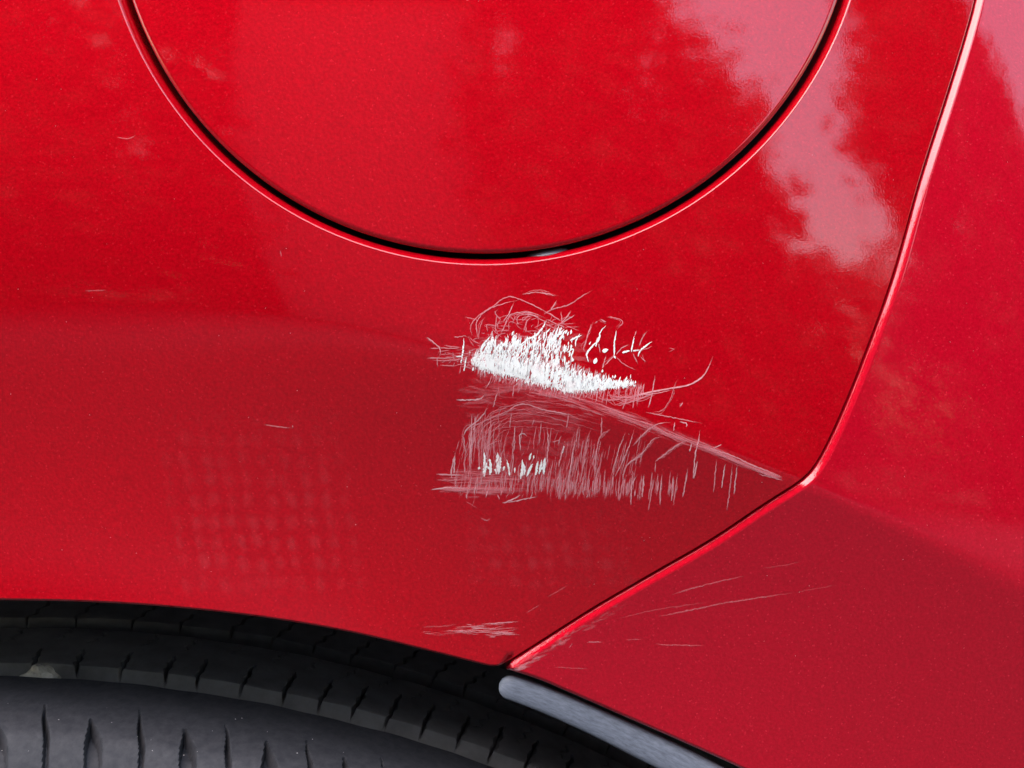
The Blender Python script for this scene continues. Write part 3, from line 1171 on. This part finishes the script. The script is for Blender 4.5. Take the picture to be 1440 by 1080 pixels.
    for _ in range(90):
        x = rng.uniform(650, 800)
        y = rng.uniform(472, 560)
        S.add([(x, y), (x + rng.uniform(10, 40), y + rng.normal(3, 4))], rng.uniform(5, 12), rng.uniform(0.03, 0.10), 0.2, (0.1, 0.1), 0.5, 5)
    # ---- hairlines
    hair = [
        ZA([(430, 480), (420, 390), (500, 290), (640, 200), (700, 150), (790, 115), (880, 140), (1000, 190), (1140, 265), (1280, 350)]),
        ZA([(480, 500), (480, 340), (600, 230), (760, 175), (870, 150)]), ZA([(490, 510), (510, 400), (550, 310)]),
        ZA([(580, 450), (575, 380), (690, 400)]), ZA([(650, 470), (655, 380), (670, 270)]), ZA([(700, 480), (740, 390), (800, 290), (940, 260), (1090, 300), (1130, 320)]),
        ZA([(730, 350), (790, 260), (830, 165)]), ZA([(810, 370), (860, 290), (960, 270), (1060, 330), (1030, 460)]),
        ZA([(860, 380), (870, 300), (1000, 290), (1100, 340), (1230, 390)]), ZA([(940, 460), (950, 350), (1000, 310)]),
        ZA([(910, 95), (1050, 75), (1210, 110)]), ZA([(1110, 285), (1190, 240), (1350, 190)]), ZA([(1180, 240), (1235, 150)]),
        ZA([(1130, 330), (1270, 390), (1330, 420)]), ZA([(1120, 370), (1240, 430)]), ZA([(1280, 350), (1275, 250)]), ZA([(1270, 370), (1350, 290)]),
        ZA([(255, 497), (320, 497), (360, 485), (400, 510)]), ZA([(0, 500), (90, 570), (130, 620), (120, 690)]),
        ZA([(120, 600), (220, 605), (330, 605)]), ZA([(170, 580), (330, 600)]), ZA([(30, 605), (130, 605)]), ZA([(10, 695), (150, 700), (300, 690)]),
        ZA([(60, 720), (250, 720), (430, 690)]), ZA([(100, 690), (105, 790)]), ZA([(310, 850), (330, 760)]), ZA([(130, 770), (300, 770)]),
        ZA([(560, 990), (600, 920), (620, 850)]), ZA([(690, 1060), (680, 960)]), ZA([(820, 1070), (835, 960), (920, 950)]),
        ZB([(0, 65), (60, 70), (110, 90)]), ZB([(30, 220), (90, 190), (220, 150), (320, 85), (400, 40)]), ZB([(75, 195), (125, 125)]),
        ZB([(165, 290), (155, 210)]), ZB([(160, 290), (200, 250), (235, 195)]), ZB([(165, 290), (265, 230)]), ZB([(190, 310), (300, 355)]),
        ZB([(60, 215), (160, 280)]), ZB([(385, 300), (355, 400), (330, 490), (350, 520)]), ZB([(455, 265), (500, 285)]), ZB([(410, 295), (440, 275)]),
        ZB([(520, 240), (625, 280), (580, 340)]), ZB([(560, 540), (480, 620)]), ZB([(575, 550), (640, 610), (725, 650)]),
        ZB([(575, 535), (620, 480), (680, 455)]), ZB([(700, 520), (740, 600)]), ZB([(750, 470), (770, 410), (815, 350)]), ZB([(715, 390), (730, 350)]),
        ZB([(760, 545), (800, 590)]), ZB([(850, 470), (780, 495), (690, 500)]), ZB([(470, 640), (500, 540)]), ZB([(455, 520), (440, 440)]),
        ZB([(695, 850), (800, 825), (980, 790), (1120, 765), (1220, 710), (1270, 640), (1310, 545)]), ZB([(720, 840), (860, 830), (1000, 800)]),
        ZB([(590, 910), (700, 890), (800, 850), (900, 820)]), ZB([(820, 935), (850, 820), (870, 690)]), ZB([(850, 975), (930, 950), (990, 860), (1015, 770), (1050, 720)]),
        ZB([(620, 950), (650, 880), (660, 800)]), ZB([(700, 940), (715, 850), (718, 790)]), ZB([(735, 870), (770, 740)]), ZB([(800, 970), (1000, 1010), (1230, 1055)]),
        ZB([(975, 482), (1022, 494)]), ZB([(1060, 930), (1082, 890)]),
    ]
    for k, p in enumerate(hair):
        S.add(p, rng.uniform(1.2, 1.9), rng.uniform(0.45, 0.75), rng.uniform(0.05, 0.4), (0.6, 0.3), 0.25, 3)
        if rng.random() < 0.45:
            p2 = [(x + rng.normal(0, 2.0), y + rng.normal(0, 2.0)) for x, y in p]
            S.add(p2, 1.2, 0.4, 0.1, (0.6, 0.3), 0.3, 3)
    S.add(ZB([(695, 850), (800, 825), (980, 790), (1120, 765), (1220, 710), (1270, 640), (1310, 545)]), 2.6, 0.8, 0.25, (0.6, 0.2), 0.1, 3)
    for _ in range(70):           # tangle above the white patch
        x = rng.uniform(664, 800)
        y = rng.uniform(448, 482) + (6 if x < 690 else 0)
        a = rng.uniform(-0.5, 2.4)
        ln = rng.uniform(6, 26)
        cv = rng.normal(0, 5)
        S.add([(x, y), (x + math.cos(a) * ln * 0.5 + cv, y - math.sin(a) * ln * 0.5), (x + math.cos(a) * ln, y - math.sin(a) * ln * 0.7)], rng.uniform(1, 1.8), rng.uniform(0.25, 0.6), 0.15, (0.5, 0.2), 0.3, 3)
    for _ in range(150):          # pink fringe below the white patch
        x = rng.uniform(655, 905)
        b = np.interp(x, bx, bz)
        y0 = b + rng.uniform(-4, 3)
        ln = rng.uniform(5, 24) * (1.25 if x > 830 else 0.8)
        S.add([(x + rng.uniform(0, 3), y0), (x + rng.normal(0, 1), y0 + ln / 2), (x - rng.uniform(0, 4), y0 + ln)], rng.uniform(1, 1.9), rng.uniform(0.25, 0.65), rng.uniform(0, 0.3), (0.5, 0.2), 0.25, 3)
    for _ in range(40):           # faint tangle at the left
        x = rng.uniform(612, 668)
        y = rng.uniform(492, 516)
        S.add([(x, y), (x + rng.uniform(8, 30), y + rng.normal(0, 3))], rng.uniform(1, 1.6), rng.uniform(0.2, 0.5), 0.15, (0.5, 0.3), 0.3, 3)
        if rng.random() < 0.4:
            S.add([(x + 20, y), (x + 18 + rng.normal(0, 2), y + rng.uniform(5, 16))], 1.3, 0.45, 0.2, (0.5, 0.2), 0.2, 3)
    for _ in range(28):           # loops under the tail
        x = rng.uniform(835, 890)
        S.add([(x, 556 + rng.normal(0, 3)), (x + 14, 562 + rng.normal(0, 3)), (x + 36, 556 + rng.normal(0, 4))], 1.2, rng.uniform(0.3, 0.55), 0.1, (0.5, 0.3), 0.3, 3)
    S.build('scratch', M_SCUFF_REFLECTION, quarter, 'fine pink hairline scratches round the white scrape')


def scrape_lower():
    S = Strokes()
    W = Strokes()
    # faint abraded veil
    for _ in range(260):
        x = rng.uniform(648, 800)
        y = rng.uniform(580, 690)
        S.add([(x, y), (x + rng.uniform(10, 45), y + rng.normal(0, 5))], rng.uniform(4, 10), rng.uniform(0.02, 0.07), 0.05, (0.2, 0.1), 0.6, 6)
    # crease scuff running down to the seam
    line = [(742, 546), (800, 560), (860, 580), (920, 601), (980, 626), (1040, 650), (1098, 673)]
    lx, ly = np.array(line).T
    for _ in range(190):
        x0 = 735 + 345 * rng.random() ** 0.8
        ln = rng.uniform(12, 70)
        wd = np.interp(x0, [735, 820, 960, 1090], [9, 6, 3.4, 2.0])
        o = rng.normal(0, wd * 0.8)
        xs = np.linspace(x0, min(1100, x0 + ln), 4)
        S.add([(x, np.interp(x, lx, ly) + o + rng.normal(0, 0.5)) for x in xs], rng.uniform(0.9, 2.6), rng.uniform(0.12, 0.42), rng.uniform(0, 0.2), (0.4, 0.3), 0.25, 4)
    # arcs sweeping from lower left over to the crease
    for k in range(13):
        a = k / 12
        jx, jy = rng.normal(0, 14), rng.normal(0, 9)
        x0 = 652 + 40 * a + jx * 0.4
        pts = [(x0, 650 - 10 * a + jy), (x0 + 4, 622 - 8 * a), (x0 + 20, 594 - 3 * a + jy * 0.5), (x0 + 55 + jx, 572 + 6 * a + jy), (x0 + 100 + jx, 570 + 12 * a + jy), (x0 + 150 + jx, 582 + 12 * a + jy), (x0 + 190, 597 + 10 * a + jy)]
        cut = rng.integers(4, 8)
        S.add(pts[:cut], rng.uniform(0.9, 1.8), rng.uniform(0.2, 0.5), rng.uniform(0, 0.25), (0.5, 0.2), 0.6, 4)
    # main arc strands traced
    for p in (ZC([(305, 450), (340, 380), (440, 300), (520, 200)]), ZC([(330, 400), (430, 340), (560, 280), (740, 210), (800, 190)]), ZC([(560, 200), (600, 60)]),
              ZC([(640, 260), (800, 170), (1000, 220), (1200, 260), (1320, 310)]), ZC([(700, 370), (715, 230)]), ZC([(740, 560), (745, 330)]),
              ZC([(250, 135), (430, 130), (500, 80)]), ZC([(400, 400), (412, 265)]), ZC([(310, 440), (330, 600)]), ZC([(370, 550), (355, 420)]), ZC([(375, 680), (378, 550), (410, 420)]),
              ZC([(40, 890), (200, 875), (400, 890)]), ZC([(80, 760), (200, 765), (330, 770)]), ZC([(205, 800), (215, 690), (245, 570)]), ZC([(230, 760), (238, 600)]),
              ZC([(640, 1005), (720, 975), (800, 930)]), ZC([(680, 1000), (830, 970), (940, 950)]), ZC([(500, 960), (515, 890)]), ZC([(600, 930), (615, 980)]),
              ZC([(1010, 700), (1025, 500), (1015, 350)]), ZC([(1060, 490), (1130, 470)]), ZC([(1110, 700), (1160, 510)]), ZC([(1200, 800), (1250, 500), (1290, 430)]),
              ZC([(1180, 370), (1200, 240)]), ZC([(890, 350), (910, 290)]), ZC([(790, 560), (790, 420), (870, 450)]),
              ZD([(0, 590), (40, 350)]), ZD([(80, 570), (120, 340), (145, 280)]), ZD([(160, 580), (190, 350), (260, 290)]), ZD([(205, 330), (208, 200)]), ZD([(270, 580), (310, 430), (360, 300)]),
              ZD([(290, 590), (370, 420), (415, 280)]), ZD([(405, 390), (480, 310), (560, 255), (650, 240)]), ZD([(370, 510), (470, 430), (530, 350), (590, 335)]), ZD([(360, 540), (380, 500), (480, 440)]),
              ZD([(548, 490), (600, 450), (680, 390), (740, 360)]), ZD([(545, 560), (548, 490)]), ZD([(660, 300), (672, 240)]), ZD([(740, 270), (745, 250), (700, 240)]),
              ZD([(785, 600), (800, 460), (832, 290)]), ZD([(790, 600), (815, 480)]), ZD([(765, 430), (775, 370)]), ZD([(720, 720), (755, 530)]), ZD([(915, 690), (935, 470)]),
              ZD([(965, 660), (990, 500)]), ZD([(1000, 800), (1020, 650), (1035, 500)]), ZD([(1045, 700), (1065, 510)]), ZD([(500, 805), (530, 650), (545, 580)]), ZD([(660, 770), (690, 560)]),
              ZD([(650, 740), (665, 600)]), ZD([(575, 770), (585, 590)]), ZD([(390, 770), (400, 640), (435, 570)]), ZD([(465, 710), (475, 570)]), ZD([(320, 740), (345, 590)]), ZD([(910, 410), (970, 380)]),
              ZD([(850, 400), (1000, 440), (1180, 520), (1340, 580)]), ZD([(1200, 570), (1355, 608)])):
        S.add(p, rng.uniform(1.5, 2.3), rng.uniform(0.6, 0.9), rng.uniform(0.15, 0.45), (0.5, 0.25), 0.3, 3)
    for p, w in ((ZD([(545, 490), (600, 452), (680, 395), (745, 362)]), 6), (ZD([(372, 512), (470, 432), (540, 350), (590, 338)]), 5), (ZD([(405, 390), (490, 305), (560, 258)]), 5),
                 (ZD([(650, 700), (655, 620)]), 6), (ZD([(190, 350), (230, 310), (265, 285)]), 5)):
        S.add(p, w, 0.33, 0.1, (0.2, 0.1), 0.4, 3)
    # tall leaning strands at the left end, bending over at the top
    for _ in range(34):
        x = rng.uniform(650, 716)
        y1 = rng.uniform(632, 668)
        top = y1 - rng.uniform(28, 66)
        S.add([(x, y1), (x + rng.normal(0, 1.5), (y1 + top) / 2), (x + rng.uniform(1, 8), top), (x + rng.uniform(8, 26), top - rng.uniform(2, 9))][:rng.integers(3, 5)],
              rng.uniform(1.0, 1.8), rng.uniform(0.35, 0.75), rng.uniform(0.05, 0.35), (0.3, 0.15), 0.35, 4)
    # dense upright strokes
    for _ in range(300):
        x = 640 + 200 * rng.random() ** 0.9
        bot = 694 + rng.normal(0, 6)
        y1 = bot if rng.random() < 0.6 else rng.uniform(625, 690)
        ln = rng.uniform(8, 42)
        S.add([(x + rng.uniform(0, 4), y1 - ln), (x + rng.normal(0, 1), y1 - ln / 2), (x - rng.uniform(0, 3), y1)], rng.uniform(0.8, 2.0), rng.uniform(0.12, 0.6), rng.uniform(0, 0.5), (0.1, 0.05), 0.3, 4)
    for _ in range(150):
        x = rng.uniform(780, 955)
        y1 = 698 + rng.normal(0, 5) - 0.01 * (x - 780)
        ln = rng.uniform(8, 30)
        if x > 880 and rng.random() < 0.45:
            continue
        S.add([(x + ln * 0.1, y1 - ln), (x, y1)], rng.uniform(1.0, 2.4), rng.uniform(0.3, 0.75), rng.uniform(0.0, 0.35), (0.2, 0.1), 0.15, 4)
    for _ in range(60):
        x = rng.uniform(800, 900)
        y1 = rng.uniform(640, 680)
        ln = rng.uniform(10, 40)
        S.add([(x + ln * 0.22, y1 - ln), (x, y1)], rng.uniform(0.9, 1.8), rng.uniform(0.25, 0.6), rng.uniform(0, 0.4), (0.3, 0.15), 0.2, 4)
    # level scuffs along the lower edge
    for _ in range(90):
        x = rng.uniform(612, 700)
        y = rng.choice([668, 676, 687, 690]) + rng.normal(0, 3)
        S.add([(x, y), (x + rng.uniform(15, 60), y + rng.normal(0, 1.5))], rng.uniform(1, 4), rng.uniform(0.1, 0.32), 0.1, (0.3, 0.2), 0.3, 5)
    for _ in range(60):
        x = rng.uniform(640, 760)
        y = rng.uniform(540, 580)
        S.add([(x, y), (x + rng.uniform(20, 70), y + rng.normal(0, 8))], rng.uniform(1.2, 5), rng.uniform(0.06, 0.2), 0.05, (0.3, 0.2), 0.5, 5)
    S.build('scratch', M_SCUFF_REFLECTION, quarter, 'wide fan of pink upright scratches below the crease')
    for p, w in ((ZC([(485, 780), (492, 680), (485, 580)]), 4.5), (ZC([(535, 765), (540, 690), (530, 630)]), 4), (ZC([(500, 690), (530, 720)]), 3), (ZC([(585, 760), (600, 680), (598, 580)]), 4.5),
                 (ZC([(608, 760), (618, 640), (605, 600)]), 3.5), (ZC([(435, 720), (448, 700)]), 4), (ZC([(645, 730), (660, 690)]), 2.6), (ZC([(700, 775), (690, 700), (675, 640)]), 3),
                 (ZC([(740, 750), (745, 705)]), 2), (ZC([(790, 800), (810, 720), (808, 640)]), 4), (ZC([(820, 770), (830, 690)]), 3), (ZC([(845, 780), (870, 720), (895, 675)]), 3),
                 (ZC([(865, 640), (885, 580)]), 2.4), (ZC([(900, 630), (905, 600)]), 2), (ZC([(918, 770), (940, 650)]), 3), (ZC([(950, 760), (970, 640)]), 3.5), (ZC([(985, 760), (998, 620)]), 3.5),
                 (ZC([(965, 720), (995, 690)]), 2.4), (ZC([(520, 640), (545, 650)]), 3), (ZC([(570, 720), (600, 735)]), 3), (ZC([(1135, 600), (1160, 520)]), 2)):
        W.add(p, w, 1, 1, (0.3, 0.15), 0.3, 2)
    W.build('scrape', M_WHITE, quarter, 'small white flecks inside the lower scratches')


def small_scratches():
    S = Strokes()
    for _ in range(46):
        x = rng.uniform(590, 705)
        y = 886 + rng.normal(0, 4)
        S.add([(x, y), (x + rng.uniform(10, 45), y + rng.normal(0, 1.5) - 1)], rng.uniform(0.9, 2.4), rng.uniform(0.15, 0.5) * (0.5 if x < 640 else 1), 0.25, (0.3, 0.2), 0.3, 4)
    for p in ([(372, 597), (390, 600), (412, 602)], [(412, 602), (411, 597)]):
        S.add(p, 1.8, 0.55, 0.1, (0.5, 0.3), 0.1, 3)
    S.add([(165, 193), (180, 195), (192, 190)], 1.6, 0.35, 0.1, (0.5, 0.3), 0.1, 3)
    S.add([(120, 409), (150, 408)], 2.2, 0.25, 0.1, (0.5, 0.3), 0.1, 3)
    S.add([(394, 352), (396, 362)], 2, 0.3, 0.1, (0.5, 0.3), 0.1, 3)
    S.add([(676, 728), (684, 732), (690, 729)], 2.2, 0.4, 0.2, (0.5, 0.3), 0.1, 3)
    for p in ([(740, 862), (760, 850)], [(770, 840), (800, 822)], [(655, 705), (672, 715)]):
        S.add(p, 1.4, 0.25, 0.1, (0.5, 0.3), 0.2, 3)
    S.build('scratch', M_SCUFF_REFLECTION, quarter, 'small pale scuffs above the wheel arch edge')
    G = Strokes()                 # faint waffle-like reflection, painted on as pale ribbons
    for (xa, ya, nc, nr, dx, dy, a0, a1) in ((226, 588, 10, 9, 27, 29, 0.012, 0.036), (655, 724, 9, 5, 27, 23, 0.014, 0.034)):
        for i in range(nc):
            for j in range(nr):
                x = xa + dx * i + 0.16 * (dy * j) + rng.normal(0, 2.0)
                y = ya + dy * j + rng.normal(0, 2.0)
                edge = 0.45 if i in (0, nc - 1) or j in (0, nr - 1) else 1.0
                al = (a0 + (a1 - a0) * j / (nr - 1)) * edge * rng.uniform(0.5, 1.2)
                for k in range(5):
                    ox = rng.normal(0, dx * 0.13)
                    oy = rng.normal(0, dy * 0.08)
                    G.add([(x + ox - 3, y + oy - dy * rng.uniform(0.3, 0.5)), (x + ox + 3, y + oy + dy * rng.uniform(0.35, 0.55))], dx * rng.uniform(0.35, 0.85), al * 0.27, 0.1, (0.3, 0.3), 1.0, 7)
    G.build('waffle_reflection', M_SCUFF_REFLECTION, quarter, 'faint waffle-like reflection painted on the red panel')
    B = Strokes(0.0006)
    for p, w, a in (([(946, 836), (990, 823), (1050, 809)], 1.8, 0.4), ([(926, 867), (980, 856), (1030, 846), (1120, 833)], 2.0, 0.42), ([(870, 870), (920, 858), (1000, 846)], 1.4, 0.22),
                    ([(922, 906), (992, 908)], 1.6, 0.4), ([(825, 903), (848, 903)], 1.8, 0.45), ([(1120, 833), (1180, 822)], 1.4, 0.14), ([(880, 900), (905, 898)], 1.3, 0.25),
                    ([(780, 938), (830, 941)], 1.3, 0.25), ([(800, 912), (806, 903)], 1.4, 0.4), ([(1070, 800), (1130, 790)], 1.3, 0.16)):
        B.add(p, w * 1.25, a * 0.95, 0.05, (0.4, 0.2), 0.35, 4)
    for _ in range(60):           # chafed corner next to the seam's end
        t = rng.uniform(0, 1) ** 1.6
        x = 722 + 150 * t
        y = 938 - 92 * t + rng.uniform(0, 9)
        B.add([(x, y), (x + rng.uniform(6, 22), y - rng.uniform(2, 11))], rng.uniform(1.5, 5), rng.uniform(0.06, 0.22) * (1.2 - t), 0.3, (0.3, 0.2), 0.3, 4)
    B.build('scratch', M_SCUFF_REFLECTION, bumper, 'faint pale scratches on the bumper')


scrape_upper()
scrape_lower()
small_scratches()


# ------------------------------------------------------------------ dust on paint and rubber
def dust(name, pts, sizes, parent):
    V, F = [], []
    for q, s in zip(pts, sizes):
        b0 = len(V)
        for dx, dy, dz in ((1, 0, 0), (-1, 0, 0), (0, 0, 1), (0, 0, -1), (0.2, -0.7, 0.1)):
            V.append((q[0] + dx * s * rng.uniform(0.6, 1.3), q[1] + dy * s, q[2] + dz * s * rng.uniform(0.6, 1.3)))
        F += [(b0, b0 + 2, b0 + 4), (b0 + 2, b0 + 1, b0 + 4), (b0 + 1, b0 + 3, b0 + 4), (b0 + 3, b0, b0 + 4)]
    new_mesh(name, V, F, M_SPECK, parent, False, kind='stuff')


px = np.stack([rng.uniform(0, 1440, 170), rng.uniform(0, 930, 170)], 1)
q = on_body(px, 0.00002)
D2 = q[:, [0, 2]]
on_q = inside(D2, [qp, hole_loop])
dq = seg_dist(D2, np.concatenate([qp, hole_loop]), np.concatenate([np.roll(qp, -1, 0), np.roll(hole_loop, -1, 0)]))[0]
dust('dust', q[on_q & (dq > 0.003)], rng.uniform(0.00003, 0.00009, 400), quarter)
in_b = inside(D2, [bp_])
db = seg_dist(D2, bp_, np.roll(bp_, -1, 0))[0]
dust('dust', on_body(px, 0.00062)[in_b & (db > 0.003)], rng.uniform(0.00003, 0.00009, 400), bumper)

pt = []
for _ in range(34):
    qx, qy = rng.uniform(0, 560), rng.uniform(965, 1080)
    if qy > np.interp(qx, [0, 300, 560], [975, 1000, 1050]):
        (t_,), (y_,) = shoulder_hit([(qx, qy)])
        r_ = TR - float(shoulder_drop(np.array(y_))) + 0.0001
        pt.append((TC[0] + r_ * math.sin(t_), y_, TC[1] + r_ * math.cos(t_)))
dust('dust', pt, rng.uniform(0.00006, 0.0002, 80), TYRE)

# ------------------------------------------------------------------ added house and hedge, and trees partly added to block sky, behind the viewer, seen only mirrored in the paint
def house(x0, x1, y, height):
    M_W = simple_mat('grey_render', (0.17, 0.165, 0.20), 0.9, noise=(3.0, (0.15, 0.145, 0.175), 0.3, 0.7))
    M_R = simple_mat('roof_tiles', (0.12, 0.06, 0.045), 0.8)
    M_G = simple_mat('window_glass', (0.02, 0.025, 0.03), 0.05)
    M_F = simple_mat('window_frame_white', (0.75, 0.75, 0.75), 0.5)
    e = bpy.data.objects.new('house', None)  # unseen house, added for the flap reflection
    e.location = (0.5 * (x0 + x1), y, 0)
    COL.objects.link(e)
    e['label'] = 'grey rendered house added for the reflection in the left half of the round flap'
    e['category'] = 'house'

    def box(name, a, b, m, par):
        v = [(x, yy, z) for x in (a[0], b[0]) for yy in (a[1], b[1]) for z in (a[2], b[2])]
        f = [(0, 1, 3, 2), (4, 6, 7, 5), (0, 4, 5, 1), (2, 3, 7, 6), (0, 2, 6, 4), (1, 5, 7, 3)]
        return new_mesh(name, v, f, m, par, False)
    w = 0.5 * (x1 - x0)
    box('wall', (-w, -4, 0), (w, 0, height), M_W, e)
    v = [(-w - .2, 0.25, height - .05), (w + .2, 0.25, height - .05), (w + .2, -4.2, height - .05), (-w - .2, -4.2, height - .05), (-w - .2, -2, height + 1.4), (w + .2, -2, height + 1.4)]
    new_mesh('roof', v, [(0, 1, 5, 4), (2, 3, 4, 5), (0, 4, 3), (1, 2, 5), (0, 3, 2, 1)], M_R, e, False)


def hedge():
    n = 44000
    r = np.random.default_rng(5)
    c = np.stack([r.uniform(-8, 12, n), -10.2 + 0.45 * np.tanh(r.normal(0, 1, n)), r.uniform(0.0, 1.0, n) ** 0.75 * 3.9], 1)
    c[:, 2] *= 1 + 0.08 * np.sin(c[:, 0] * 2.1) + 0.05 * np.sin(c[:, 0] * 5.3)
    sz = r.uniform(0.05, 0.11, n)
    u = r.normal(0, 1, (n, 3))
    u /= np.linalg.norm(u, axis=1)[:, None]
    v = np.cross(u, r.normal(0, 1, (n, 3)))
    v /= np.linalg.norm(v, axis=1)[:, None]
    vv = np.stack([c - u * sz[:, None], c + v * sz[:, None] * 0.6, c + u * sz[:, None], c - v * sz[:, None] * 0.6], 1).reshape(-1, 3)
    o = new_mesh('hedge', vv, np.arange(n * 4).reshape(-1, 4), M_LEAF, None, False)  # unseen hedge, added to block the low sky
    o['label'] = 'long dark green hedge added to block the low sky in the red paint'
    o['category'] = 'hedge'


hedge()  # unseen hedge, added to keep the low sky out of the paint
house(-2.4, 1.25, -8.0, 6.9)  # unseen house, added for the grey reflection and sized to hide sky
tree(-5.6, -6.2, 8.4, 5.0, 1, 'broad tree added to block the sky in the left of the red panel', 22000)  # unseen tree, added as a sky blocker on the left
tree(-3.6, -9.2, 9.6, 3.6, 6, 'narrow tree added to cover the sky between the grey house and the left edge', 15000)  # unseen tree, added to close the sky gap beside the house
tree(2.25, -7.2, 7.8, 3.3, 2, 'tree mirrored in the middle of the round flap', 14000)
tree(3.4, -7.6, 3.5, 2.8, 3, 'low tree mirrored under the pale sky on the right', 6000)
tree(8.3, -7.4, 9.2, 4.0, 4, 'tall tree mirrored beside the bumper seam', 22000)
